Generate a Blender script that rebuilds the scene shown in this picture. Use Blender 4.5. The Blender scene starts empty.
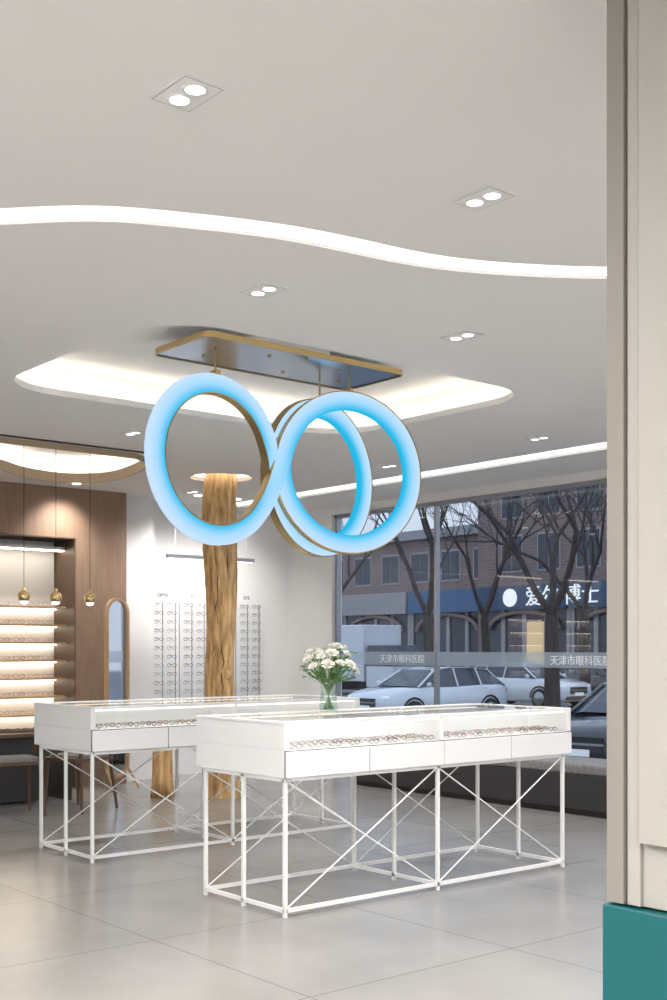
import bpy, math, random
from mathutils import Vector, Matrix
R = random.Random(7)
sc = bpy.context.scene
sc.view_settings.view_transform = 'Standard'
sc.view_settings.look = 'None'

# ------------------------------------------------------------ materials
def mat(name, col, rough=0.5, metal=0.0, emit=None, estr=0.0, noise=None, bump=None, spec=0.5, coat=0.0):
    m = bpy.data.materials.new(name); m.use_nodes = True
    nt = m.node_tree; b = nt.nodes['Principled BSDF']
    b.inputs['Base Color'].default_value = (*col, 1)
    b.inputs['Roughness'].default_value = rough
    b.inputs['Metallic'].default_value = metal
    b.inputs['Specular IOR Level'].default_value = spec
    b.inputs['Coat Weight'].default_value = coat
    if emit:
        b.inputs['Emission Color'].default_value = (*emit, 1)
        b.inputs['Emission Strength'].default_value = estr
    if noise:
        sca, c2, stretch = noise
        tc = nt.nodes.new('ShaderNodeTexCoord'); mp = nt.nodes.new('ShaderNodeMapping')
        mp.inputs['Scale'].default_value = stretch
        n = nt.nodes.new('ShaderNodeTexNoise'); n.inputs['Scale'].default_value = sca
        n.inputs['Detail'].default_value = 6
        r = nt.nodes.new('ShaderNodeValToRGB')
        r.color_ramp.elements[0].position = 0.3; r.color_ramp.elements[1].position = 0.7
        r.color_ramp.elements[0].color = (*col, 1); r.color_ramp.elements[1].color = (*c2, 1)
        nt.links.new(tc.outputs['Object'], mp.inputs['Vector'])
        nt.links.new(mp.outputs[0], n.inputs['Vector'])
        nt.links.new(n.outputs['Fac'], r.inputs[0]); nt.links.new(r.outputs[0], b.inputs['Base Color'])
        if bump:
            bp = nt.nodes.new('ShaderNodeBump'); bp.inputs['Strength'].default_value = bump
            bp.inputs['Distance'].default_value = 0.02
            nt.links.new(n.outputs['Fac'], bp.inputs['Height']); nt.links.new(bp.outputs[0], b.inputs['Normal'])
    return m

def emat(name, col, s):
    m = bpy.data.materials.new(name); m.use_nodes = True; nt = m.node_tree; nt.nodes.clear()
    o = nt.nodes.new('ShaderNodeOutputMaterial'); e = nt.nodes.new('ShaderNodeEmission')
    e.inputs[0].default_value = (*col, 1); e.inputs[1].default_value = s
    nt.links.new(e.outputs[0], o.inputs[0]); return m

def glassmat(name, tint, base=.04, rough=0.0, frost=0.0, frostcol=(.8, .8, .8)):
    m = bpy.data.materials.new(name); m.use_nodes = True; nt = m.node_tree; nt.nodes.clear()
    o = nt.nodes.new('ShaderNodeOutputMaterial')
    t = nt.nodes.new('ShaderNodeBsdfTransparent'); t.inputs[0].default_value = (*tint, 1)
    g = nt.nodes.new('ShaderNodeBsdfGlossy'); g.inputs['Roughness'].default_value = rough
    lw = nt.nodes.new('ShaderNodeLayerWeight'); lw.inputs['Blend'].default_value = .5
    p = nt.nodes.new('ShaderNodeMath'); p.operation = 'POWER'; p.inputs[1].default_value = 5
    ma = nt.nodes.new('ShaderNodeMath'); ma.operation = 'MULTIPLY_ADD'; ma.inputs[1].default_value = 1 - base; ma.inputs[2].default_value = base
    nt.links.new(lw.outputs['Facing'], p.inputs[0]); nt.links.new(p.outputs[0], ma.inputs[0])
    mx = nt.nodes.new('ShaderNodeMixShader')
    nt.links.new(ma.outputs[0], mx.inputs[0]); nt.links.new(t.outputs[0], mx.inputs[1]); nt.links.new(g.outputs[0], mx.inputs[2])
    last = mx
    if frost > 0:
        d = nt.nodes.new('ShaderNodeBsdfDiffuse'); d.inputs[0].default_value = (*frostcol, 1)
        tr = nt.nodes.new('ShaderNodeBsdfTranslucent'); tr.inputs[0].default_value = (*frostcol, 1)
        a = nt.nodes.new('ShaderNodeMixShader'); a.inputs[0].default_value = .5
        nt.links.new(d.outputs[0], a.inputs[1]); nt.links.new(tr.outputs[0], a.inputs[2])
        m2 = nt.nodes.new('ShaderNodeMixShader'); m2.inputs[0].default_value = frost
        nt.links.new(mx.outputs[0], m2.inputs[1]); nt.links.new(a.outputs[0], m2.inputs[2]); last = m2
    nt.links.new(last.outputs[0], o.inputs[0]); return m

M = {}
M['ceil'] = mat('ceiling_paint', (.80, .785, .77), .9, noise=(3, (.81, .795, .78), (1, 1, 1)))
M['wall'] = mat('wall_paint', (.78, .775, .77), .85, noise=(4, (.79, .785, .78), (1, 1, 1)))
M['white'] = mat('white_lacquer', (.78, .78, .785), .4)
M['whitem'] = mat('white_powder_metal', (.82, .82, .82), .4)
M['seam'] = mat('shadow_gap', (.08, .078, .075), .8)
M['gap'] = mat('trim_gap', (.45, .43, .41), .8)
M['gold'] = mat('brushed_gold', (.42, .31, .15), .35, 1.0)
M['brass'] = mat('polished_brass', (.75, .55, .28), .2, 1.0)
M['platesteel'] = mat('blue_steel', (.34, .43, .56), .16, .95)
M['brown'] = mat('brown_wall_veneer', (.24, .155, .105), .6, noise=(6, (.30, .20, .135), (4, 4, .6)))
M['tan'] = mat('tan_lip', (.42, .32, .22), .6)
M['wood'] = mat('shelf_wood', (.42, .27, .14), .5, noise=(8, (.5, .34, .19), (1, 8, 8)))
M['trunk'] = mat('tree_trunk_wood', (.34, .175, .06), .6, noise=(8, (.90, .60, .28), (3, 3, .6)), bump=.9)
M['crack'] = mat('wood_crack', (.10, .045, .015), .8)
M['darkwood'] = mat('dark_wood', (.11, .065, .04), .45)
M['black'] = mat('black_matte', (.03, .028, .028), .5)
M['bench'] = mat('bench_charcoal', (.035, .034, .038), .45)
M['cush'] = mat('bench_cushion', (.13, .13, .13), .8, noise=(60, (.28, .275, .27), (1, 1, 1)))
M['mirror'] = mat('mirror_glass', (.8, .82, .85), .03, 1.0)
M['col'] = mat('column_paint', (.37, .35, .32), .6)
M['col2'] = mat('column_tan_trim', (.24, .22, .195), .6)  # darker tan strip along the column edge
M['teal'] = mat('teal_base', (.0, .10, .11), .4)
M['frame'] = mat('eyeglass_frame', (.07, .055, .055), .3, noise=(9, (.30, .15, .10), (1, 1, 1)))
M['framel'] = mat('eyeglass_frame_light', (.30, .26, .26), .3, noise=(9, (.5, .40, .34), (1, 1, 1)))
M['green'] = mat('leaf_green', (.07, .17, .04), .5, noise=(20, (.12, .25, .06), (1, 1, 1)))
M['petal'] = mat('rose_petal', (.86, .84, .76), .6)
M['glass'] = glassmat('clear_glass', (.96, .98, .98))
M['vase'] = glassmat('vase_glass', (.88, .94, .92), .10)
M['winglass'] = glassmat('window_glass', (.90, .95, 1.0), .05)
M['frost'] = glassmat('frosted_film', (.8, .85, .9), .03, .3, .5, (.62, .68, .74))
M['ledw'] = emat('led_warm', (1, .91, .76), 11)
M['leds'] = emat('led_slot', (1, .98, .95), 1.6)
M['ledshelf'] = emat('led_shelf', (1, .88, .70), 9)
M['ledcase'] = emat('led_case', (1, .88, .72), 4)
M['lens'] = emat('downlight_lens', (1, .97, .92), 6)

def ringmat():
    m = bpy.data.materials.new('blue_ring_diffuser'); m.use_nodes = True; nt = m.node_tree; nt.nodes.clear()
    o = nt.nodes.new('ShaderNodeOutputMaterial'); e = nt.nodes.new('ShaderNodeEmission')
    at = nt.nodes.new('ShaderNodeAttribute'); at.attribute_name = 'across'
    rp = nt.nodes.new('ShaderNodeValToRGB'); el = rp.color_ramp.elements
    el[0].color = (.02, .48, .78, 1); el[0].position = 0
    el[1].color = (.58, .77, 1, 1); el[1].position = 1
    k = el.new(.2); k.color = (.14, .58, .90, 1)
    k = el.new(.5); k.color = (.38, .70, .97, 1)
    L = nt.links.new
    L(at.outputs['Fac'], rp.inputs[0])
    L(rp.outputs[0], e.inputs[0]); e.inputs[1].default_value = 1.03; L(e.outputs[0], o.inputs[0]); return m
M['ring'] = ringmat()

def brickmat(name, c1, c2, mortar, w, h, scale, msz, rough=.8, nz=0.0, offset=.5, vert=False, bump=0.0):
    m = bpy.data.materials.new(name); m.use_nodes = True; nt = m.node_tree; b = nt.nodes['Principled BSDF']
    tc = nt.nodes.new('ShaderNodeTexCoord'); br = nt.nodes.new('ShaderNodeTexBrick')
    br.offset = offset; br.squash = 1
    for k, v in (('Color1', c1), ('Color2', c2), ('Mortar', mortar)): br.inputs[k].default_value = (*v, 1)
    br.inputs['Scale'].default_value = scale; br.inputs['Mortar Size'].default_value = msz
    br.inputs['Brick Width'].default_value = w; br.inputs['Row Height'].default_value = h
    L = nt.links.new
    src = tc.outputs['Object']
    if vert:
        s = nt.nodes.new('ShaderNodeSeparateXYZ'); c = nt.nodes.new('ShaderNodeCombineXYZ')
        L(src, s.inputs[0]); L(s.outputs[1], c.inputs[0]); L(s.outputs[2], c.inputs[1]); src = c.outputs[0]
    L(src, br.inputs['Vector'])
    n = nt.nodes.new('ShaderNodeTexNoise'); n.inputs['Scale'].default_value = 1.6; n.inputs['Detail'].default_value = 8
    L(tc.outputs['Object'], n.inputs['Vector'])
    mx = nt.nodes.new('ShaderNodeMixRGB'); mx.blend_type = 'MULTIPLY'; mx.inputs[0].default_value = nz
    rp = nt.nodes.new('ShaderNodeValToRGB'); rp.color_ramp.elements[0].color = (.7, .7, .7, 1); rp.color_ramp.elements[0].position = .3
    rp.color_ramp.elements[1].position = .7
    L(n.outputs['Fac'], rp.inputs[0]); L(br.outputs['Color'], mx.inputs[1]); L(rp.outputs[0], mx.inputs[2])
    L(mx.outputs[0], b.inputs['Base Color']); b.inputs['Roughness'].default_value = rough
    return m
M['floor'] = brickmat('floor_tile', (.30, .29, .275), (.32, .31, .295), (.20, .19, .18), 1.2, 1.2, 1.0, .005, .22, .7, 0.0)
M['brick'] = brickmat('brick_facade', (.27, .18, .165), (.22, .15, .14), (.26, .23, .22), .5, .16, 1.0, .02, .9, .4, .5, True)
M['asphalt'] = mat('asphalt', (.12, .125, .135), .7, noise=(2, (.16, .165, .175), (1, 1, 1)))
M['pave'] = brickmat('pavement', (.2, .2, .21), (.24, .24, .25), (.12, .12, .12), .6, .3, 1.0, .01, .8, .3)
M['bark'] = mat('bark', (.04, .034, .034), .9, noise=(9, (.07, .06, .058), (1, 1, .2)))
M['stone'] = mat('facade_stone', (.34, .33, .34), .8)
M['navy'] = mat('navy_sign', (.02, .07, .15), .4)
M['blue'] = mat('blue_sign', (.05, .13, .26), .4)
M['darkglass'] = mat('dark_window', (.05, .06, .08), .12)
M['litwin'] = mat('lit_window', (.2, .15, .1), .5, emit=(1, .75, .4), estr=.5)
M['signw'] = emat('sign_letters', (.9, .95, 1), 1.0)
M['txt'] = mat('film_text', (.85, .88, .9), .5)
M['txtg'] = mat('grey_text', (.15, .15, .16), .5)
M['carwhite'] = mat('car_white', (.68, .70, .74), .2, coat=.6)
M['cardark'] = mat('car_dark', (.03, .032, .038), .2, coat=.8)
M['tyre'] = mat('tyre', (.015, .015, .015), .8)
M['alloy'] = mat('alloy', (.35, .36, .38), .3, .8)
M['headlamp'] = mat('headlamp', (.7, .72, .75), .1, emit=(.9, .95, 1), estr=.25)
M['amber'] = mat('tail_lamp', (.3, .02, .01), .2)

# ------------------------------------------------------------ mesh builder
class MB:
    def __init__(s): s.v = []; s.f = []; s.m = []; s.s = []; s.mats = []
    def mi(s, k):
        mm = M[k]
        if mm not in s.mats: s.mats.append(mm)
        return s.mats.index(mm)
    def add(s, vs, fs, k, smooth=False):
        o = len(s.v); s.v += [tuple(v) for v in vs]; i = s.mi(k)
        for f in fs: s.f.append(tuple(o + a for a in f)); s.m.append(i); s.s.append(smooth)
    def box(s, x0, x1, y0, y1, z0, z1, k):
        vs = [(x, y, z) for z in (z0, z1) for y in (y0, y1) for x in (x0, x1)]
        s.add(vs, [(0, 2, 3, 1), (4, 5, 7, 6), (0, 1, 5, 4), (2, 6, 7, 3), (0, 4, 6, 2), (1, 3, 7, 5)], k)
    def quad(s, a, b_, c, d, k): s.add([a, b_, c, d], [(0, 1, 2, 3)], k)
    def tube(s, pts, rs, k, n=8, caps=True, smooth=True):
        pts = [Vector(p) for p in pts]
        if not isinstance(rs, (list, tuple)): rs = [rs] * len(pts)
        vs = []; prev = None
        for i, p in enumerate(pts):
            t = (pts[min(i + 1, len(pts) - 1)] - pts[max(i - 1, 0)]).normalized()
            if prev is None:
                a = Vector((0, 0, 1)) if abs(t.z) < .9 else Vector((1, 0, 0))
                u = t.cross(a).normalized()
            else:
                u = (prev - t * prev.dot(t)).normalized()
            w = t.cross(u); prev = u
            for j in range(n):
                an = 2 * math.pi * j / n
                vs.append(p + (u * math.cos(an) + w * math.sin(an)) * rs[i])
        fs = []
        for i in range(len(pts) - 1):
            for j in range(n):
                a = i * n + j; b = i * n + (j + 1) % n
                fs.append((a, b, b + n, a + n))
        s.add(vs, fs, k, smooth)
        if caps:
            s.add(vs[:n], [tuple(range(n - 1, -1, -1))], k); s.add(vs[-n:], [tuple(range(n))], k)
    def lathe(s, c, prof, k, n=24, axis='z', smooth=True):
        vs = []
        for r, h in prof:
            for j in range(n):
                a = 2 * math.pi * j / n; x, y = r * math.cos(a), r * math.sin(a)
                if axis == 'z': vs.append((c[0] + x, c[1] + y, c[2] + h))
                elif axis == 'y': vs.append((c[0] + x, c[1] + h, c[2] + y))
                else: vs.append((c[0] + h, c[1] + x, c[2] + y))
        fs = []
        for i in range(len(prof) - 1):
            for j in range(n):
                a = i * n + j; b = i * n + (j + 1) % n; fs.append((a, b, b + n, a + n))
        s.add(vs, fs, k, smooth)
    def sphere(s, c, r, k, n=14, sq=(1, 1, 1)):
        vs = []; m = n // 2
        for i in range(m + 1):
            th = math.pi * i / m
            for j in range(n):
                a = 2 * math.pi * j / n
                vs.append((c[0] + r * sq[0] * math.sin(th) * math.cos(a), c[1] + r * sq[1] * math.sin(th) * math.sin(a), c[2] + r * sq[2] * math.cos(th)))
        fs = [(i * n + j, i * n + n + j, i * n + n + (j + 1) % n, i * n + (j + 1) % n) for i in range(m) for j in range(n)]
        s.add(vs, fs, k, True)
    def prism(s, pts, z0, z1, k, smooth=False, top=True, bottom=True, sides=True):
        n = len(pts); vs = [(x, y, z0) for x, y in pts] + [(x, y, z1) for x, y in pts]; fs = []
        if sides: s.add(vs, [(i, (i + 1) % n, (i + 1) % n + n, i + n) for i in range(n)], k, smooth)
        if bottom: s.add(vs[:n], [tuple(range(n - 1, -1, -1))], k)
        if top: s.add(vs[n:], [tuple(range(n))], k)
    def obj(s, name, loc=(0, 0, 0), rot=(0, 0, 0), parent=None, bevel=0, sub=0):
        me = bpy.data.meshes.new(name); me.from_pydata(s.v, [], s.f)
        for mm in s.mats: me.materials.append(mm)
        me.polygons.foreach_set('material_index', s.m); me.polygons.foreach_set('use_smooth', s.s)
        me.update()
        o = bpy.data.objects.new(name, me); sc.collection.objects.link(o)
        o.location = loc; o.rotation_euler = rot
        if parent: o.parent = parent
        if bevel:
            b = o.modifiers.new('bevel', 'BEVEL'); b.width = bevel; b.segments = 2; b.limit_method = 'ANGLE'
        if sub:
            q = o.modifiers.new('sub', 'SUBSURF'); q.levels = sub; q.render_levels = sub
        return o

def empty(name, loc=(0, 0, 0), rot=(0, 0, 0)):
    e = bpy.data.objects.new(name, None); sc.collection.objects.link(e); e.location = loc; e.rotation_euler = rot
    e.empty_display_size = .2; return e

def box(name, x0, x1, y0, y1, z0, z1, k, parent=None, bevel=0):
    cx, cy, cz = (x0 + x1) / 2, (y0 + y1) / 2, z0
    b = MB(); b.box(x0 - cx, x1 - cx, y0 - cy, y1 - cy, 0, z1 - z0, k)
    return b.obj(name, (cx, cy, cz), parent=parent, bevel=bevel)

def rrect(x0, x1, y0, y1, r, n=8):
    pts = []
    for cx, cy, a0 in ((x1 - r, y1 - r, 0), (x0 + r, y1 - r, 90), (x0 + r, y0 + r, 180), (x1 - r, y0 + r, 270)):
        for i in range(n + 1):
            a = math.radians(a0 + 90 * i / n); pts.append((cx + r * math.cos(a), cy + r * math.sin(a)))
    return pts

def catmull(P, n=8, closed=False):
    out = []; m = len(P)
    rng = range(m) if closed else range(m - 1)
    for i in rng:
        if closed: p0, p1, p2, p3 = P[(i - 1) % m], P[i], P[(i + 1) % m], P[(i + 2) % m]
        else: p0, p1, p2, p3 = P[max(i - 1, 0)], P[i], P[i + 1], P[min(i + 2, m - 1)]
        for j in range(n):
            t = j / n
            out.append(tuple(.5 * (2 * b + (c - a) * t + (2 * a - 5 * b + 4 * c - d) * t * t + (3 * b - a - 3 * c + d) * t ** 3) for a, b, c, d in zip(p0, p1, p2, p3)))
    if not closed: out.append(tuple(P[-1]))
    return out

def offset(pts, d, closed=True):
    out = []; n = len(pts)
    for i, p in enumerate(pts):
        a = pts[(i - 1) % n] if closed else pts[max(i - 1, 0)]
        b = pts[(i + 1) % n] if closed else pts[min(i + 1, n - 1)]
        dx, dy = b[0] - a[0], b[1] - a[1]; l = math.hypot(dx, dy) or 1
        out.append((p[0] + dy / l * d, p[1] - dx / l * d))
    return out

HC = 3.0
# ------------------------------------------------------------ ceiling with real openings
slot = catmull([(.9, 5.5), (1.2, 5.0), (1.55, 4.5), (1.847, 4.16), (2.118, 3.895), (2.446, 3.729), (2.742, 3.621), (2.999, 3.569), (3.286, 3.53),
                (3.515, 3.471), (3.799, 3.337), (4.101, 3.137), (4.35, 2.9), (4.7, 2.45)], 6)
slot_hole = offset(slot, .08, False) + offset(slot, -.08, False)[::-1]
tray = rrect(2.99, 5.78, 4.90, 6.87, .42)
tray2 = [(3.0, 8.5), (4.95, 8.5)] + catmull([(4.95, 8.5), (5.2, 8.75), (5.38, 9.3), (5.42, 9.85), (5.15, 10.15), (4.7, 10.05), (4.3, 9.75), (3.8, 9.6), (3.0, 9.6)], 6)[1:]
trunk_c = (6.28, 9.21)
thole = [(trunk_c[0] + .29 * math.cos(a * math.pi / 16), trunk_c[1] + .29 * math.sin(a * math.pi / 16)) for a in range(32)]
wslot = [(7.48, 1.0), (7.76, 1.0), (7.76, 11.0), (7.48, 11.0)]
cu = bpy.data.curves.new('ceil', 'CURVE'); cu.dimensions = '2D'; cu.fill_mode = 'BOTH'; cu.extrude = .02
for pl in ([(-3, -4), (8.75, -4), (8.75, 11.35), (-3, 11.35)], slot_hole, tray, tray2, thole, wslot):
    sp = cu.splines.new('POLY'); sp.points.add(len(pl) - 1)
    for i, p in enumerate(pl): sp.points[i].co = (p[0], p[1], 0, 1)
    sp.use_cyclic_u = True
tmp = bpy.data.objects.new('tmp', cu); sc.collection.objects.link(tmp)
bpy.context.view_layer.update()
me = bpy.data.meshes.new_from_object(tmp.evaluated_get(bpy.context.evaluated_depsgraph_get()))
bpy.data.objects.remove(tmp)
me.materials.clear(); me.materials.append(M['ceil'])
ce = bpy.data.objects.new('ceiling', me); ce.location = (0, 0, HC + .02); sc.collection.objects.link(ce)
box('ceiling_upper_slab', -3.2, 8.9, -4.2, 11.5, 3.30, 3.40, 'ceil')

def strip(mb, pts, w, z, k, closed=True):
    a = offset(pts, w / 2, closed); b = offset(pts, -w / 2, closed); n = len(pts)
    vs = [(x, y, z) for x, y in a] + [(x, y, z) for x, y in b]
    mb.add(vs, [(i, (i + 1) % n, (i + 1) % n + n, i + n) for i in range(n if closed else n - 1)], k)

# S slot light
b = MB(); strip(b, slot, .158, HC + .012, 'leds', False)
b.obj('ceiling_slot_light')
b = MB(); b.box(7.482, 7.758, 1.0, 11.0, HC + .02, HC + .028, 'leds'); b.obj('ceiling_slot_light')
# tray cavity
b = MB(); o2 = rrect(2.85, 5.92, 4.76, 7.01, .52)
b.prism(o2, HC + .04, HC + .22, 'ceil', bottom=False)
b.obj('trim_1')
b = MB(); strip(b, rrect(2.92, 5.85, 4.83, 6.94, .45), .03, HC + .052, 'ledw'); b.obj('cove_light_strip')
b = MB()
t2o = offset(tray2, .14)
ctr = (4.2, 9.2)
if math.hypot(t2o[1][0] - ctr[0], t2o[1][1] - ctr[1]) < math.hypot(tray2[1][0] - ctr[0], tray2[1][1] - ctr[1]): t2o = offset(tray2, -.14); sg = -1
else: sg = 1
b.prism(t2o, HC + .04, HC + .2, 'ceil', bottom=False); b.obj('trim_2')
b = MB(); b.prism(offset(tray2, -.004 * sg), HC - .045, HC + .045, 'tan', top=False, bottom=False)
b.prism(offset(tray2, .012 * sg), HC - .045, HC + .0, 'tan', top=False, bottom=False); strip(b, offset(tray2, .004 * sg), .016, HC - .045, 'tan'); b.obj('trim_3')
b = MB(); strip(b, offset(tray2, .07 * sg), .03, HC + .052, 'ledw'); b.obj('cove_light_strip')
b = MB(); b.lathe((*trunk_c, HC), [(.36, .04), (.36, .2), (0.01, .2)], 'ceil'); b.obj('trim_4')
b = MB(); b.lathe((*trunk_c, HC), [(.345, .05), (.345, .065), (.32, .065), (.32, .05)], 'ledw'); b.obj('cove_light_strip')

# ------------------------------------------------------------ room shell
box('floor', -3, 8.9, -4, 11.4, -.15, 0, 'floor')
box('wall_back', -3.2, 8.9, 11.2, 11.4, 0, 3.3, 'wall')
box('wall_left', -3.2, -3, -4, 11.2, 0, 3.3, 'wall')
box('wall_near', -3.2, 8.9, -4.2, -4, 0, 3.3, 'wall')
b = MB()
b.box(8.6, 8.75, -4, 3.2, 0, 3.3, 'wall'); b.box(8.6, 8.75, 10.38, 11.2, 0, 3.3, 'wall')
b.box(8.6, 8.75, 3.2, 10.38, 2.92, 3.3, 'wall'); b.box(8.6, 8.75, 3.2, 10.38, 0, .08, 'wall')
b.obj('wall_right')
w = empty('window_1', (8.67, 0, 0))
b = MB()
b.quad((0, 3.25, .08), (0, 10.33, .08), (0, 10.33, 2.92), (0, 3.25, 2.92), 'winglass'); b.obj('glass_panes', parent=w)
b = MB()
for y in (3.22, 5.85, 8.75, 10.35): b.box(-.03, .03, y - .014, y + .014, .08, 2.92, 'alloy')
b.box(-.03, .03, 3.2, 10.38, 2.88, 2.92, 'alloy'); b.box(-.03, .03, 3.2, 10.38, .08, .12, 'alloy')
b.obj('frame', parent=w)
b = MB(); b.quad((-.012, 3.25, 1.215), (-.012, 10.33, 1.215), (-.012, 10.33, 1.36), (-.012, 3.25, 1.36), 'frost'); b.obj('frosted_band', parent=w)

def text(name, s, size, loc, rot, k, parent=None, ext=.002, align='LEFT'):
    c = bpy.data.curves.new(name, 'FONT'); c.body = s; c.size = size; c.extrude = ext; c.align_x = align
    c.materials.append(M[k]); o = bpy.data.objects.new(name, c); sc.collection.objects.link(o)
    o.location = loc; o.rotation_euler = rot
    if parent: o.parent = parent
    return o
H = math.pi / 2
text('film_lettering', '天津市眼科医院', .10, (-.016, 7.23, 1.248), (H, 0, -H), 'txt', w)
text('film_lettering', '天津市眼科医院', .10, (-.016, 9.62, 1.248), (H, 0, -H), 'txt', w)

# brown portal
b = MB()
b.box(5.565, 6.15, 10.75, 11.2, 0, 3.0, 'brown'); b.box(1.5, 5.565, 10.75, 11.2, 2.50, 3.0, 'brown'); b.box(.9, 1.5, 10.75, 11.2, 0, 3.0, 'brown')
b.box(5.555, 5.567, 10.74, 11.2, 0, 2.5, 'darkwood'); b.box(1.5, 5.567, 10.74, 11.2, 2.49, 2.502, 'darkwood')
b.box(6.15, 6.6, 10.95, 11.2, 0, 3.0, 'wall')
b.obj('wall_portal')

def glasses(mb, x, y, z, k, s=1.0, rot=0, th=1.0, temples=True):
    ca, sa = math.cos(rot), math.sin(rot)
    def T(px, py, pz): return (x + (px * ca - py * sa) * s, y + (px * sa + py * ca) * s, z + pz * s)
    for cx in (-.034, .034):
        mb.tube([T(cx + .027 * math.cos(a * math.pi / 5), 0, .022 + .018 * math.sin(a * math.pi / 5)) for a in range(11)], .0026 * s * th, k, 4, False)
    mb.tube([T(-.009, 0, .028), T(0, -.003, .031), T(.009, 0, .028)], .0022 * s * th, k, 4, False)
    if temples:
        for sx in (-1, 1):
            mb.tube([T(sx * .062, 0, .03), T(sx * .065, .08, .03), T(sx * .063, .115, .012)], .002 * s * th, k, 4, False)

# shelf unit
sh = empty('display_shelf', (4.3, 11.08, 0)); b = MB()
for i in range(8):
    z = .54 + .18 * i
    b.box(-1.2, 1.25, -.17, .1, z, z + .018, 'wood'); b.box(-1.2, 1.25, .05, .085, z - .010, z - .001, 'ledshelf')
b.box(-1.2, 1.25, -.12, -.04, 2.38, 2.39, 'ledshelf'); b.box(-1.2, 1.25, -.14, .1, 2.39, 2.42, 'white')
b.box(-1.2, 1.25, .1, .115, .36, 2.42, 'white')
b.box(-1.23, -1.2, -.17, .1, 0, 2.42, 'white')
b.box(-1.2, 1.25, -.25, .1, 0, .36, 'white')
b.obj('shelves', parent=sh)
b = MB()
for i in range(8):
    for j in range(15): glasses(b, -1.1 + .155 * j, -.13, .561 + .18 * i, R.choice(['frame', 'framel', 'framel']), 1, th=.8)
b.obj('eyeglasses_on_shelf', parent=sh)

# eyewear display wall: white panel, vertical rails, pegs and frames
dw = empty('eyewear_display_rack', (7.38, 11.14, 0)); b = MB()
b.box(-.72, .72, -.015, .028, 0, 2.06, 'white')
cols = (-.57, -.19, .19, .57)
for cx in cols:
    for dx in (-.165, 0, .165):
        b.box(cx + dx - .003, cx + dx + .003, -.024, -.015, .6, 1.9, 'alloy')
    for i in range(14):
        z = .62 + .095 * i
        b.box(cx - .15, cx + .15, -.06, -.015, z - .004, z, 'glass')
        for q in (-.083, .083): b.tube([(cx + q, -.015, z + .03), (cx + q, -.075, z + .028)], .003, 'alloy', 5)
b.obj('pegboard', parent=dw)
b = MB()
for cx in cols:
    for i in range(14):
        for q in (-.083, .083): glasses(b, cx + q, -.078, .62 + .095 * i, R.choice(['frame', 'framel', 'framel']), 1.0, th=1.0, temples=False)
b.obj('eyeglasses_on_rack', parent=dw)
for cx, t in ((-.56, 'OPTIC'), (-.19, 'V'), (.19, 'LENS'), (.56, 'EYE')):
    text('heading', t, .055, (cx, -.018, 1.96), (H, 0, 0), 'txtg', dw, align='CENTER')
# hanging linear lamp
ll = empty('linear_pendant_lamp', (7.0, 10.45, 2.33)); b = MB()
b.box(-.55, .55, -.02, .02, 0, .04, 'alloy'); b.box(-.53, .53, -.014, .014, -.004, 0, 'ledcase')
for x in (-.45, .45): b.tube([(x, 0, .04), (x, 0, .67)], .003, 'whitem', 5)
b.obj('bar', parent=ll)

# ------------------------------------------------------------ trunk column
b = MB(); n = 36; vs = []; NZ = 70; zs = [i * HC * 1.06 / NZ for i in range(NZ + 1)]
for z in zs:
    cx = .025 * math.sin(z * 1.9 + .5) + .015 * math.sin(z * 4.1); cy = .02 * math.sin(z * 2.3)
    base = .143 + .012 * math.sin(z * 2.7 + 1) + (.02 * max(0, .4 - z) / .4)
    for j in range(n):
        a = 2 * math.pi * j / n
        r = base * (1 + .07 * math.sin(3 * a + z * .9) + .04 * math.sin(7 * a + 1.5 * z) + .025 * math.sin(13 * a - z * 2) + R.uniform(-.014, .014))
        vs.append((cx + r * math.cos(a), cy + r * math.sin(a), z))
fs = [(i * n + j, i * n + (j + 1) % n, i * n + n + (j + 1) % n, i * n + n + j) for i in range(NZ) for j in range(n)]
b.add(vs, fs, 'trunk', True)
for z0, z1, an in ((.9, 1.55, 4.35), (1.6, 2.2, 3.9), (2.05, 2.35, 4.6), (1.25, 1.5, 3.6)):
    pts = []
    for i in range(8):
        z = z0 + (z1 - z0) * i / 7; k = min(NZ, int(z / (HC * 1.06 / NZ))); j = int(((an + .08 * math.sin(i * 2)) % (2 * math.pi)) / (2 * math.pi) * n)
        v = vs[k * n + j]; pts.append((v[0] * .985, v[1] * .985, z))
    b.tube(pts, [.001, .004, .006, .007, .007, .006, .004, .001], 'crack', 6)
for z, an in ((1.75, 4.1), (1.15, 4.6), (2.45, 4.2)):
    b.sphere((.134 * math.cos(an), .134 * math.sin(an), z), .035, 'trunk', 10, (1, 1, 1.3))
b.obj('tree_trunk_column', (*trunk_c, 0))
b = MB(); b.lathe((0, 0, 0), [(.0, 0), (.115, 0), (.10, .15), (.095, .4), (.10, .6), (.0, .6)], 'trunk', 16); b.obj('wooden_stump', (5.86, 9.57, 0))

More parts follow.
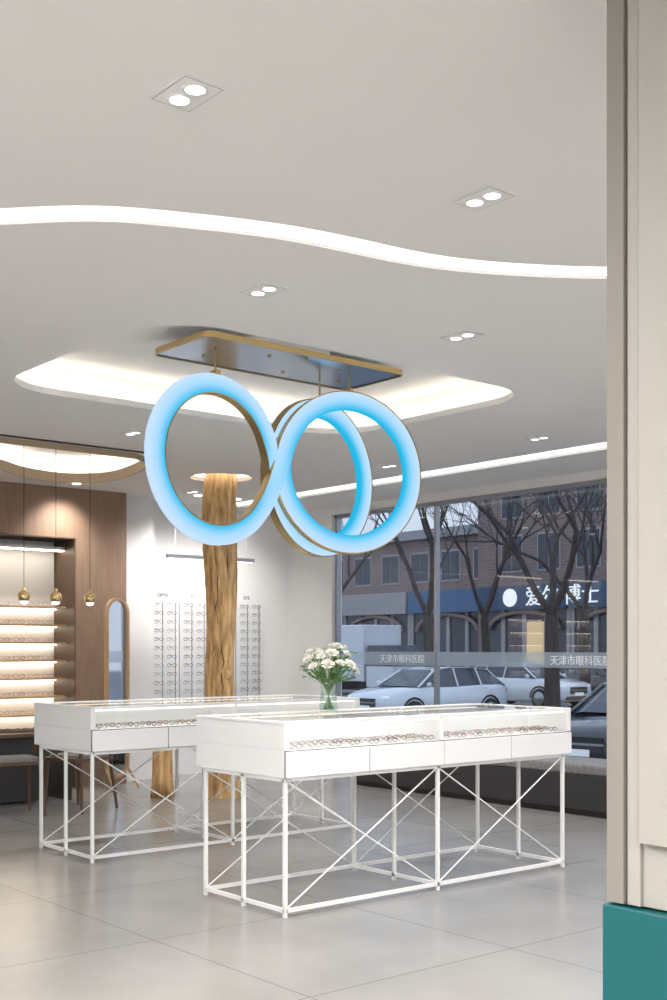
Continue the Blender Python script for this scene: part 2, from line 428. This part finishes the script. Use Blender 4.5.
# cheval mirror
cm = empty('standing_mirror', (5.87, 10.45, 0)); b = MB()
def capsule(w, z0, z1, n=14):
    pts = []
    for i in range(n + 1): a = math.pi * i / n; pts.append((w * math.cos(a), z1 - w + w * math.sin(a)))
    for i in range(n + 1): a = math.pi + math.pi * i / n; pts.append((w * math.cos(a), z0 + w + w * math.sin(a)))
    return pts
o_ = capsule(.155, .1, 1.9); i_ = capsule(.125, .13, 1.87); N = len(o_)
vs = [(x, -.02, z) for x, z in o_] + [(x, -.02, z) for x, z in i_] + [(x, .02, z) for x, z in o_] + [(x, .02, z) for x, z in i_]
fs = []
for i in range(N):
    j = (i + 1) % N; fs += [(i, j, N + j, N + i), (2 * N + i, 3 * N + i, 3 * N + j, 2 * N + j), (i, 2 * N + i, 2 * N + j, j), (N + i, N + j, 3 * N + j, 3 * N + i)]
b.add(vs, fs, 'wood'); b.add([(x, 0, z) for x, z in i_], [tuple(range(N))], 'mirror')
b.tube([(-.15, 0, .2), (-.17, -.14, .0)], .014, 'wood'); b.tube([(.15, 0, .2), (.17, -.14, .0)], .014, 'wood'); b.tube([(0, .02, 1.1), (0, .2, 0)], .014, 'wood')
b.obj('arched_frame', (0, 0, 0), (0, 0, math.radians(14)), parent=cm)

# ------------------------------------------------------------ display tables
def display_table(loc):
    e = empty('display_table', loc); Lx, Ly = 2.31, .83; z0, z1 = .72, 1.017
    b = MB()
    b.box(0, Lx, 0, Ly, z0 + .004, .868, 'white')
    b.box(0, .035, 0, Ly, .868, z1 - .012, 'white'); b.box(Lx - .035, Lx, 0, Ly, .868, z1 - .012, 'white')
    b.box(.035, Lx - .035, Ly - .03, Ly, .868, z1 - .012, 'white')
    b.box(.035, Lx - .035, .33, .36, .868, z1 - .012, 'white')
    b.box(1.145, 1.165, .004, .33, .868, z1 - .012, 'white')
    b.box(0, Lx, 0, .035, z1 - .02, z1, 'white'); b.box(0, Lx, Ly - .04, Ly, z1 - .02, z1, 'white')
    b.box(0, .04, .035, Ly - .04, z1 - .02, z1, 'white'); b.box(Lx - .04, Lx, .035, Ly - .04, z1 - .02, z1, 'white')
    b.obj('cabinet', parent=e, bevel=.003)
    b = MB()
    for i in range(4):
        x0 = .006 + i * (Lx - .008) / 4; x1 = x0 + (Lx - .008) / 4 - .007
        b.box(x0, x1, -.014, 0, z0 + .006, .862, 'white')
    b.obj('drawer_fronts', parent=e, bevel=.002)
    b = MB(); b.box(.0, Lx, -.0015, 0, z0 + .004, .867, 'seam'); b.obj('shadow_gap', parent=e)
    b = MB(); zt = z1 - .005
    b.quad((.036, .01, .869), (Lx - .036, .01, .869), (Lx - .036, .01, z1 - .02), (.036, .01, z1 - .02), 'glass')
    b.quad((.04, .035, zt), (Lx - .04, .035, zt), (Lx - .04, Ly - .04, zt), (.04, Ly - .04, zt), 'glass')
    b.obj('glass', parent=e)
    b = MB(); b.box(.05, Lx - .05, .02, .034, z1 - .028, z1 - .021, 'ledcase'); b.box(.05, Lx - .05, .315, .328, z1 - .028, z1 - .021, 'ledcase')
    b.box(.05, Lx - .05, Ly - .055, Ly - .041, z1 - .028, z1 - .021, 'ledcase'); b.obj('case_led', parent=e)
    b = MB(); t = .0095; xs = (.02, 1.13, 2.25); ys = (.02, .39, .76)
    for x in xs:
        for y in ys: b.box(x - t, x + t, y - t, y + t, 0, z0 + .004, 'whitem')
        b.box(x - t, x + t, ys[0], ys[2], .025, .045, 'whitem'); b.box(x - t, x + t, ys[0], ys[2], z0 - .016, z0 + .004, 'whitem')
    for y in ys[0], ys[2]: b.box(xs[0], xs[2], y - t, y + t, .025, .045, 'whitem')
    for y in ys: b.box(xs[0], xs[2], y - t, y + t, z0 - .016, z0 + .004, 'whitem')
    for y in ys[0], ys[2]:
        for i in (0, 1):
            b.tube([(xs[i], y, .04), (xs[i + 1], y, z0 - .01)], .0045, 'whitem', 6); b.tube([(xs[i], y, z0 - .01), (xs[i + 1], y, .04)], .0045, 'whitem', 6)
    b.obj('leg_frame', parent=e)
    b = MB()
    for row in (0, 1, 2):
        for j in range(16):
            glasses(b, .11 + j * .139, .05 + row * .075, .869, R.choice(['frame', 'framel', 'frame']), .66, rot=R.uniform(-.2, .2), th=1.2)
    for j in range(14): glasses(b, .12 + j * .159, .5, .87, R.choice(['frame', 'framel']), .9)
    b.obj('eyeglasses_in_case', parent=e)
    return e
display_table((3.70, 4.85, 0))
display_table((3.68, 6.89, 0))

# ------------------------------------------------------------ vase of flowers
vf = empty('vase_of_roses', (4.49, 5.45, 1.018)); b = MB()
b.lathe((0, 0, 0), [(.0, .001), (.05, .001), (.056, .02), (.05, .09), (.045, .14), (.055, .19)], 'vase', 24)
b.lathe((0, 0, 0), [(.0, .014), (.048, .014), (.050, .03), (.046, .09), (.044, .11), (0, .11)], 'vase', 24)
b.obj('glass_vase', parent=vf)
b = MB(); fl = MB()
heads = []
for i in range(28):
    a = i * 2.399; rr = .03 + .135 * math.sqrt((i + .5) / 28); x, y = rr * math.cos(a), rr * math.sin(a)
    z = .41 - 1.1 * rr * rr / .15 * .8 + R.uniform(-.03, .025); heads.append((x, y, max(z, .235)))
for (x, y, z) in heads:
    b.tube([(-x * .2, -y * .2, .015), (x * .2, y * .2, .17), (x * .8, y * .8, z - .05), (x, y, z - .015)], .0028, 'green', 5)
    r = R.uniform(.024, .034)
    ax = Vector((x * 2.0, y * 2.0, .35)).normalized(); q = ax.to_track_quat('Z', 'Y')
    for layer, (sc_, tilt, cnt) in enumerate(((.45, .1, 3), (.75, .35, 4), (1.0, .75, 5))):
        for p in range(cnt):
            pa = 2 * math.pi * p / cnt + layer * .7; vs = []
            for iu in range(5):
                for iv in range(4):
                    u = (iu / 4 - .5) * 2; v = iv / 3
                    rad = r * sc_ * (.35 + .65 * v + tilt * v * v * .3); ang = pa + u * (2.4 / cnt)
                    h = r * (1.15 * v - tilt * v * v * .8) * (1 - .18 * u * u * v)
                    vs.append(Vector((x, y, z - .012)) + q @ Vector((rad * math.cos(ang), rad * math.sin(ang), h)))
            fl.add(vs, [(i * 4 + j, i * 4 + j + 1, i * 4 + 5 + j, i * 4 + 4 + j) for i in range(4) for j in range(3)], 'petal', True)
for i in range(90):
    a = R.uniform(0, 6.28); rr = R.uniform(.04, .16); z = R.uniform(.19, .38); c = Vector((rr * math.cos(a), rr * math.sin(a), z))
    d = Vector((math.cos(a), math.sin(a), R.uniform(-.4, .8))).normalized(); sd = d.cross(Vector((0, 0, 1))).normalized(); l = R.uniform(.03, .06)
    up = sd.cross(d)
    b.add([c, c + d * l * .5 + sd * l * .25 - up * .004, c + d * l, c + d * l * .5 - sd * l * .25 - up * .004, c + d * l * .5 + up * .006], [(0, 1, 4), (1, 2, 4), (2, 3, 4), (3, 0, 4)], 'green', True)
    b.tube([(0, 0, .15), c], .0015, 'green', 4)
b.obj('stems_and_leaves', parent=vf); fl.obj('rose_blooms', parent=vf)

# ------------------------------------------------------------ ring chandelier
ch = empty('ring_chandelier', (4.32, 5.66, 2.5))
b = MB(); b.prism(rrect(-.75, .73, -.285, .285, .06, 6), .605, .625, 'platesteel')
b.obj('canopy_plate', parent=ch)
b = MB(); pl = rrect(-.755, .735, -.29, .29, .065, 6); b.prism(pl, .60, .632, 'gold', bottom=False, top=False)
strip(b, offset(pl, -.006), .014, .599, 'gold'); b.prism(rrect(-.3, .3, -.1, .1, .05, 5), .625, .72, 'whitem')
b.obj('canopy_edge', parent=ch)
b = MB()
for x, y in ((-.5, .12), (-.2, -.12), (.1, .15), (.35, -.1), (-.6, -.15), (.55, .15), (0, -.2)): b.lathe((x, y, .597), [(0, 0), (.012, 0), (.012, .008)], 'gold', 12)
b.obj('canopy_bolts', parent=ch)
# one continuous ribbon: front right loop -> S strand -> left loop -> back right loop
def loop_pts(c, rad, rz, a0, a1, step=3.0, out=+1):
    res = []; n = max(2, int(abs(a1 - a0) / step)); ux = Vector((math.cos(rz), math.sin(rz), 0)); nv = Vector((math.sin(rz), -math.cos(rz), 0))
    for i in range(n + 1):
        a = math.radians(a0 + (a1 - a0) * i / n)
        rd = ux * math.cos(a) + Vector((0, 0, math.sin(a)))
        res.append((Vector(c) + rd * rad, nv.copy(), out))
    return res
def bridge(A, B, n=16, k=1.0):
    p0, p1 = A[-1][0], B[0][0]; t0 = (A[-1][0] - A[-2][0]).normalized(); t1 = (B[1][0] - B[0][0]).normalized()
    d = (p1 - p0).length * k; res = []
    for i in range(1, n):
        t = i / n; h = (2 * t ** 3 - 3 * t * t + 1, t ** 3 - 2 * t * t + t, -2 * t ** 3 + 3 * t * t, t ** 3 - t * t)
        res.append((p0 * h[0] + t0 * d * h[1] + p1 * h[2] + t1 * d * h[3], (A[-1][1] * (1 - t) + B[0][1] * t).normalized(), A[-1][2] * (1 - t) + B[0][2] * t))
    return res
hwid = .057; hd = .024
L1 = (-.515, -.02, -.02); L2 = (.49, -.02, .0); L3 = (.45, .22, -.012)
S2 = loop_pts(L2, .450, math.radians(-14), 158, 158 + 365, out=-1)
for i in range(22):       # loop start tucks in just behind the strand it joins
    S2[i][0].y += .016 * (1 - i / 22)
S1 = loop_pts(L1, .433, math.radians(6), 318, 22, out=1)
S3 = loop_pts(L3, .444, math.radians(9), 190, 190 + 366, out=-1)
for i in range(1, 16): S3[-i][0].y += .016 * (1 - (i - 1) / 16)
path = S2 + bridge(S2, S1, 14) + S1 + bridge(S1, S3, 14) + S3
vs = []; us = []; n = len(path); prof = [(-1.05, -1), (-1.05, -1.15), (-.93, -1.15), (-.93, -1), (.9, -1), (1, -.7), (1, .7), (.9, 1), (-.93, 1), (-.93, 1.15), (-1.05, 1.15), (-1.05, 1)]
pm = ['gold', 'gold', 'gold', 'ring', 'ring', 'ring', 'ring', 'ring', 'gold', 'gold', 'gold', 'gold']
for i, (p, nv, ou) in enumerate(path):
    t = (path[min(i + 1, n - 1)][0] - path[max(i - 1, 0)][0]).normalized()
    W = t.cross(nv).normalized()
    if i == 0:
        c2 = Vector(L2); sgn = 1 if W.dot(c2 - p) > 0 else -1
    W = W * sgn
    N_ = W.cross(t).normalized()
    if N_.dot(nv) < 0: N_ = -N_
    for s_, d_ in prof:
        vs.append(p + W * hwid * s_ - N_ * hd * -d_); us.append(.5 + .5 * s_ * ou)
m_ = len(prof); bm_ = MB()
mi = {'gold': bm_.mi('gold'), 'ring': bm_.mi('ring')}
bm_.v = [tuple(v) for v in vs]
for i in range(n - 1):
    for j in range(m_):
        a = i * m_ + j; c = i * m_ + (j + 1) % m_
        bm_.f.append((a, c, c + m_, a + m_)); bm_.m.append(mi[pm[j]]); bm_.s.append(False)
for base in (0, (n - 1) * m_):
    bm_.f.append(tuple(range(base, base + m_))); bm_.m.append(mi['gold']); bm_.s.append(False)
ro = bm_.obj('glowing_ribbon_rings', parent=ch)
at = ro.data.attributes.new('across', 'FLOAT', 'POINT'); at.data.foreach_set('value', us)
b = MB()
for c, rad in ((L1, .433), (L2, .450), (L3, .444)):
    top = c[2] + rad + hwid
    b.box(c[0] - .016, c[0] + .016, c[1] - .03, c[1] + .03, top - .004, top + .022, 'gold')
    b.tube([(c[0], c[1], top + .02), (c[0], c[1], .60)], .006, 'gold', 8)
b.obj('hanging_rods', parent=ch)

# ------------------------------------------------------------ downlights
for (x, y) in ((1.85, 2.886), (3.09, 2.885), (3.13, 4.257), (4.37, 4.23), (6.95, 5.91), (4.46, 7.7), (7.0, 7.66), (.3, 1.2), (2.9, .4), (5.4, 2.4), (6.9, 3.6), (6.6, 10.2), (1.2, 7.0)):
    e = empty('twin_downlight', (x, y, HC)); b = MB()
    fr = .004
    b.box(-.07, .07, -.095, .095, -fr, 0, 'whitem')
    b.box(-.066, .066, -.091, .091, -fr - .0005, -fr, 'gap')
    b.box(-.062, .062, -.087, .087, -fr - .001, -fr, 'ceil')
    for s in (-1, 1):
        b.lathe((0, s * .042, 0), [(.040, -fr - .001), (.038, -fr - .006), (.029, -fr - .003)], 'whitem', 20)
        b.lathe((0, s * .042, 0), [(.029, -fr - .003), (0.0001, -fr - .003)], 'lens', 20)
    b.obj('fitting', parent=e)
    l = bpy.data.lights.new('downlight_beam', 'SPOT'); l.energy = 116; l.spot_size = math.radians(150); l.spot_blend = 1; l.shadow_soft_size = .06; l.color = (1, .97, .945)
    lo = bpy.data.objects.new('downlight_beam', l); sc.collection.objects.link(lo); lo.parent = e; lo.location = (0, 0, -.03)

# added fill spots with small glowing discs, brightening the racks and portal
for x, en in ((4.0, 50), (5.4, 75), (6.8, 50), (7.3, 50), (7.8, 50)):
    e = empty('added_wall_fill', (x, 10.4, HC)); b = MB(); b.lathe((0, 0, 0), [(.04, 0), (.04, -.01), (.03, -.012), (.0001, -.012)], 'lens', 16); b.obj('fitting', parent=e)
    l = bpy.data.lights.new('wall_fill_beam', 'SPOT'); l.energy = en; l.spot_size = math.radians(100); l.spot_blend = 1; l.shadow_soft_size = .05; l.color = (1, .95, .90)
    lo = bpy.data.objects.new('wall_fill_beam', l); sc.collection.objects.link(lo); lo.parent = e; lo.location = (0, 0, -.03); lo.rotation_euler = (math.radians(28), 0, 0)
# added fill, out of view: area lights under ceiling boxes to brighten the room
for (x, y) in ((-.5, -1.5), (4.5, -1.5), (-1.2, 3.0)):
    b = MB(); b.box(-1.2, 1.2, -1.0, 1.0, -.03, 0, 'whitem'); e = b.obj('fill_panel', (x, y, HC))
    l = bpy.data.lights.new('fill_lamp', 'AREA'); l.shape = 'RECTANGLE'; l.size = 2.3; l.size_y = 1.9; l.energy = 245; l.color = (1, .975, .95)
    lo = bpy.data.objects.new('fill_lamp', l); sc.collection.objects.link(lo); lo.parent = e; lo.location = (0, 0, -.04)

# pendants
for x in (4.155, 4.435, 4.745):
    e = empty('globe_pendant', (x, 8.9, 1.815)); b = MB()
    b.sphere((0, 0, 0), .05, 'brass', 20); b.tube([(0, 0, .048), (0, 0, 1.38)], .0025, 'black', 5)
    b.lathe((0, 0, .045), [(.016, 0), (.016, .03), (.0, .03)], 'brass', 12); b.lathe((0, 0, 1.385), [(0, -.02), (.03, -.02), (.03, 0)], 'whitem', 14)
    b.sphere((0, 0, -.028), .034, 'lens', 12)
    b.obj('globe', parent=e)
box('ceiling_track', 3.0, 5.1, 8.38, 8.40, HC - .012, HC, 'black')

# desk + chairs at left
e = empty('consultation_desk', (4.5, 10.15, 0)); b = MB()
b.box(-.95, .62, -.28, .3, .60, .635, 'darkwood'); b.box(-.9, -.2, -.22, .28, 0, .60, 'black'); b.box(-.2, .35, -.22, .28, 0.02, .60, 'black'); b.box(.56, .6, -.24, .26, 0, .6, 'black')
b.obj('desk', parent=e, bevel=.004); b = MB()
for j in range(7): glasses(b, -.5 + j * .16, -.15, .637, 'frame', 1)
b.obj('eyeglasses_on_desk', parent=e)
def chair(loc, rz):
    e = empty('dining_chair', loc, (0, 0, rz)); b = MB()
    b.prism(rrect(-.23, .23, -.22, .22, .06, 5), .43, .46, 'darkwood')
    for x, y in ((-.19, -.18), (.19, -.18)): b.tube([(x * 1.1, y * 1.1, 0), (x, y, .44)], [.012, .018], 'darkwood', 8)
    for s in (-1, 1): b.tube([(s * .22, .24, 0), (s * .19, .19, .44), (s * .2, .24, .72)], [.012, .018, .014], 'darkwood', 8)
    pts = [(.22 * math.sin(a), .10 + .16 * math.cos(a), .72) for a in [math.radians(-95 + 19 * i) for i in range(11)]]
    b.tube(pts, .018, 'darkwood', 8)
    for s in (-1, 1): b.tube([(s * .22, .085, .72), (s * .2, -.1, .45)], .011, 'darkwood', 8)
    b.obj('frame', parent=e)
    b = MB(); b.prism(rrect(-.2, .2, -.19, .19, .06, 5), .46, .485, 'cush'); b.obj('seat_pad', parent=e, bevel=.008)
chair((4.25, 9.35, 0), math.radians(170)); chair((4.85, 9.3, 0), math.radians(200))

# bench by the window
e = empty('window_bench', (8.15, 7.1, 0)); b = MB()
b.box(-.28, .28, -2.0, 2.1, .05, .34, 'bench'); b.box(-.24, .24, -1.95, 2.05, 0, .05, 'black'); b.obj('plinth', parent=e, bevel=.006)
b = MB(); b.box(-.28, .28, -2.0, -.0, .342, .43, 'cush'); b.box(-.28, .28, .01, 2.1, .342, .43, 'cush'); b.obj('cushions', parent=e, bevel=.02)

# ------------------------------------------------------------ foreground column
e = empty('column', (2.205, 1.68, 0)); b = MB()
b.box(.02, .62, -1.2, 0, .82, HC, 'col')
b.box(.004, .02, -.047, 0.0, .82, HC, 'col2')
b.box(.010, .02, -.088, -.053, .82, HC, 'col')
b.box(-.004, .02, -1.18, -.093, .965, HC, 'col')
b.obj('shaft', parent=e, bevel=.002)
b = MB(); b.box(-.006, .64, -1.2, .004, 0, .815, 'teal'); b.obj('teal_base', parent=e, bevel=.003)

# ------------------------------------------------------------ exterior
G = -.6
b = MB(); b.quad((8.9, -40, 0), (120, -40, 0), (120, 140, 0), (8.9, 140, 0), 'asphalt'); b.obj('road', (0, 0, G - .02))
b = MB(); b.quad((8.9, -10, 0), (12.8, -10, 0), (12.8, 30, 0), (8.9, 30, 0), 'pave'); b.obj('sidewalk', (0, 0, G))
bl = empty('brick_building', (45, 0, G)); b = MB()
b.box(0, 14, 12, 42.4, 0, 11.2, 'brick'); b.box(0.5, 14, 42.4, 95, 0, 8.3, 'brick')
b.box(-.25, 0, 12, 42.4, 10.9, 11.4, 'stone'); b.box(.2, .5, 42.4, 95, 8.0, 8.5, 'stone')
for yc, zb in ((38, 11.2), (30, 11.2), (22, 11.2), (64, 8.3)):
    x0 = 0 if yc < 42 else .5
    b.add([(x0, yc - 2.6, zb), (x0, yc + 2.6, zb), (x0, yc, zb + 2), (x0 + 6, yc - 2.6, zb), (x0 + 6, yc + 2.6, zb), (x0 + 6, yc, zb + 2)], [(0, 2, 1), (3, 4, 5), (0, 3, 5, 2), (1, 2, 5, 4)], 'brick')
b.obj('facade', parent=bl)
b = MB()
y = 13
while y < 93:
    x0 = 0 if y < 41 else .5
    for fl_, z in enumerate((5.9, 8.6) if y < 41 else (5.7,)):
        h = 1.7 if y < 41 else 1.5
        b.box(x0 - .04, x0, y - .08, y + 1.38, z - .1, z + h + .1, 'stone')
        k = 'litwin' if R.random() < .04 else 'darkglass'
        b.box(x0 - .06, x0, y, y + .62, z, z + h, k); b.box(x0 - .06, x0, y + .68, y + 1.3, z, z + h, k)
    y += 2.4
b.obj('windows', parent=bl)
b = MB(); y = 13; i = 0
while y < 92:
    x0 = -.6 if y < 42 else -.1
    b.box(x0, x0 + .6, y, y + 5.6, 3.9, 5.1, 'navy' if i in (3, 4) else ('blue' if i % 2 else 'stone'))
    b.box(x0 + .4, x0 + .6, y, y + 5.6, 0, 3.9, 'darkglass')
    for q in range(5): b.box(x0 + .3, x0 + .6, y + q * 1.4 - .12, y + q * 1.4 + .12, 0, 3.9, 'stone')
    if i % 2 == 0 or i == 3: b.box(x0 + .36, x0 + .4, y + 1.6, y + 2.7, .6, 3.3, 'litwin')
    b.tube([(x0 + .2, y + 2.8 + 2.3 * math.cos(a * math.pi / 10), 2.9 + .9 * math.sin(a * math.pi / 10)) for a in range(11)], .12, 'brick', 6)
    y += 5.8; i += 1
b.obj('storefronts', parent=bl)
text('sign_lettering', '爱尔 博士', 1.05, (-.68, 38.6, 4.15), (H, 0, -H), 'signw', bl, .02)
b = MB(); b.lathe((-.7, 39.6, 4.5), [(.0, 0), (.45, 0), (.45, .05)], 'signw', 20, 'x'); b.obj('sign_logo', parent=bl)
text('sign_lettering', '口腔医院 眼镜店', .8, (-.2, 60.5, 4.15), (H, 0, -H), 'signw', bl, .02)

def tree(loc, h, seed, trunk_h, r0):
    rr = random.Random(seed); b = MB()
    def grow(p, d, l, r, lev):
        q = p; pts = [p]; rs = [r]; dd = d
        for i in range(3):
            dd = (dd + Vector((rr.uniform(-.16, .16), rr.uniform(-.16, .16), rr.uniform(-.05, .12)))).normalized()
            q = q + dd * l / 3; pts.append(q); rs.append(r * (1 - .14 * (i + 1)))
        b.tube(pts, rs, 'bark', 6 if lev < 3 else 4, False)
        if lev >= 6: return
        cnt = 3 if lev < 4 else 2
        for c in range(cnt):
            a = rr.uniform(0, 6.28); sp = rr.uniform(.35, .85)
            s = dd.orthogonal().normalized(); t = dd.cross(s)
            nd = (dd + (s * math.cos(a) + t * math.sin(a)) * sp + Vector((0, 0, .1))).normalized()
            grow(q if c else pts[-2], nd, l * rr.uniform(.62, .82), r * rr.uniform(.45, .58), lev + 1)
    p = Vector((0, 0, 0)); top = Vector((rr.uniform(-.2, .2), rr.uniform(-.2, .2), trunk_h))
    b.tube([p, top * .5, top], [r0 * 1.2, r0, r0 * .88], 'bark', 10)
    for c in range(3):
        a = c * 2.1 + rr.uniform(0, .6)
        grow(top, Vector((math.cos(a) * .6, math.sin(a) * .6, 1)).normalized(), h * .26, r0 * .55, 1)
    b.obj('bare_tree', loc)
tree((25.3, 25.8, G), 9, 3, 3.0, .17)
tree((25.0, 20.8, G), 9.5, 11, 2.9, .2)
tree((32.5, 25.6, G), 9, 5, 3.2, .18)
tree((24.2, 29.3, G), 9, 8, 3.0, .15)
tree((34, 31.5, G), 9.5, 21, 3.2, .17)

def car(loc, rz, paint, suv=True):
    e = empty('car', loc, (0, 0, rz)); b = MB()
    st = [(-2.3, .38, .70, .66), (-2.22, .28, .80, .78), (-1.95, .22, .88, .86), (-1.5, .2, .95, .9), (-.9, .2, 1.0, .915), (0, .2, 1.0, .92), (1.2, .2, 1.03, .915), (1.95, .22, 1.04, .88), (2.2, .3, .98, .8), (2.3, .42, .88, .7)]
    def loop(hw, zl, zt): h = [(hw * .88, zl), (hw, zl + .1), (hw * 1.0, zl + (zt - zl) * .55), (hw * .965, zt - .07), (hw * .86, zt)]; return h + [(-y, z) for y, z in reversed(h)]
    vs = []; 
    for x, zl, zt, hw in st: vs += [(x, y, z) for y, z in loop(hw, zl, zt)]
    n = 10; fs = [(i * n + j, i * n + (j + 1) % n, i * n + n + (j + 1) % n, i * n + n + j) for i in range(len(st) - 1) for j in range(n)]
    fs += [tuple(range(n - 1, -1, -1)), tuple(range(len(vs) - n, len(vs)))]
    b.add(vs, fs, paint, True)
    g = [(-1.15, 1.0, .78), (-.45, 1.42, .62), (.1, 1.49, .62), (1.0, 1.48, .61), (1.65, 1.40, .58), (2.12, 1.03, .66)]
    vs = []
    for x, zr, hw in g: vs += [(x, .82, .98), (x, hw, zr - .03), (x, hw * .75, zr + .01), (x, -hw * .75, zr + .01), (x, -hw, zr - .03), (x, -.82, .98)]
    for i in range(len(g) - 1):
        for j in range(5):
            f = [(i * 6 + j, i * 6 + j + 1, i * 6 + 7 + j, i * 6 + 6 + j)]
            k = paint if (j in (1, 2, 3) and 0 < i < 4) else 'darkglass'
            b.add(vs, f, k, True)
    for s in (-1, 1):
        for pa, pb in (((-1.15, .79, 1.0), (-.45, .625, 1.41)), ((.25, .825, .99), (.25, .63, 1.47)), ((1.15, .825, 1.0), (1.1, .62, 1.46)), ((2.1, .67, 1.03), (1.65, .585, 1.39))):
            b.tube([(pa[0], s * pa[1], pa[2]), (pb[0], s * pb[1], pb[2])], .03, paint, 6)
        b.tube([(-.45, s * .625, 1.42), (.1, s * .63, 1.48), (1.0, s * .62, 1.47), (1.65, s * .59, 1.39)], .02, 'alloy', 6)
        b.tube([(-.95, s * .92, 1.04), (-.9, s * 1.0, 1.08)], .06, paint, 8)
        for x in (-1.4, 1.4):
            b.lathe((x, s * .86, .335), [(.0, -.08), (.32, -.08), (.335, 0), (.32, .075), (.0, .075)], 'tyre', 24, 'y')
            b.lathe((x, s * (.86 + .078), .335), [(.0, .012 * s), (.22, .008 * s), (.23, -.01 * s)], 'alloy', 12, 'y')
            b.tube([(x + .39 * math.cos(a * math.pi / 8), s * .905, .34 + .39 * math.sin(a * math.pi / 8)) for a in range(9)], .03, 'tyre', 6)
        b.sphere((-2.14, s * .62, .74), .13, 'headlamp', 12, (1, 1.3, .55)); b.sphere((2.2, s * .66, .85), .12, 'amber', 12, (.6, 1, .8))
    b.box(-2.33, -2.2, -.42, .42, .5, .72, 'black'); b.box(-2.34, -2.3, -.45, .45, .60, .63, 'alloy'); b.box(-2.32, -2.2, -.6, .6, .3, .42, 'black')
    b.box(-2.35, -2.33, -.22, .22, .44, .54, 'headlamp')
    b.obj('body', parent=e)
car((22.1, 22.6, G), 0, 'carwhite')
car((15.9, 11.2, G), math.radians(8), 'cardark')
car((31, 27, G), H, 'carwhite'); car((34, 38.5, G), H, 'cardark'); car((36, 28, G), H, 'cardark')
# box truck
e = empty('box_truck', (31, 35.3, G), (0, 0, H)); b = MB()
b.box(-1.0, 1.6, -1.0, 1.0, .7, 2.9, 'carwhite')
b.prism([(-2.6, -.95), (-1.1, -.95), (-1.1, .95), (-2.6, .95)], .5, 1.3, 'carwhite')
b.add([(-2.6, -.95, 1.3), (-2.6, .95, 1.3), (-1.1, .95, 1.3), (-1.1, -.95, 1.3), (-2.15, -.85, 2.1), (-2.15, .85, 2.1), (-1.1, .85, 2.1), (-1.1, -.85, 2.1)], [(0, 4, 5, 1), (0, 3, 7, 4), (1, 5, 6, 2)], 'darkglass')
b.add([(-2.15, -.85, 2.1), (-2.15, .85, 2.1), (-1.1, .85, 2.1), (-1.1, -.85, 2.1)], [(0, 1, 2, 3)], 'carwhite')
b.box(-2.4, 1.5, -.4, .4, .4, .7, 'black')
for x in (-1.8, 1.0):
    for s in (-1, 1): b.lathe((x, s * .82, .42), [(0, -.12), (.42, -.12), (.42, .12), (0, .12)], 'tyre', 20, 'y')
b.obj('body', parent=e, bevel=.03)

# ------------------------------------------------------------ world
wd = bpy.data.worlds.new('dusk_sky'); sc.world = wd; wd.use_nodes = True; nt = wd.node_tree
bg = nt.nodes['Background']; tc = nt.nodes.new('ShaderNodeTexCoord'); sx = nt.nodes.new('ShaderNodeSeparateXYZ'); rp = nt.nodes.new('ShaderNodeValToRGB')
rp.color_ramp.elements[0].color = (.32, .345, .39, 1); rp.color_ramp.elements[0].position = 0
rp.color_ramp.elements[1].color = (.42, .50, .62, 1); rp.color_ramp.elements[1].position = .5
nt.links.new(tc.outputs['Generated'], sx.inputs[0]); nt.links.new(sx.outputs[2], rp.inputs[0]); nt.links.new(rp.outputs[0], bg.inputs[0]); bg.inputs[1].default_value = 2.1

# ------------------------------------------------------------ camera
cd = bpy.data.cameras.new('camera'); cam = bpy.data.objects.new('camera', cd); sc.collection.objects.link(cam)
cam.location = (0, 0, 1.4); cam.rotation_euler = (H, 0, -math.atan2(.639, .769))
cd.sensor_width = 36; cd.lens = 42.48; cd.shift_y = .148; cd.clip_end = 500
sc.camera = cam
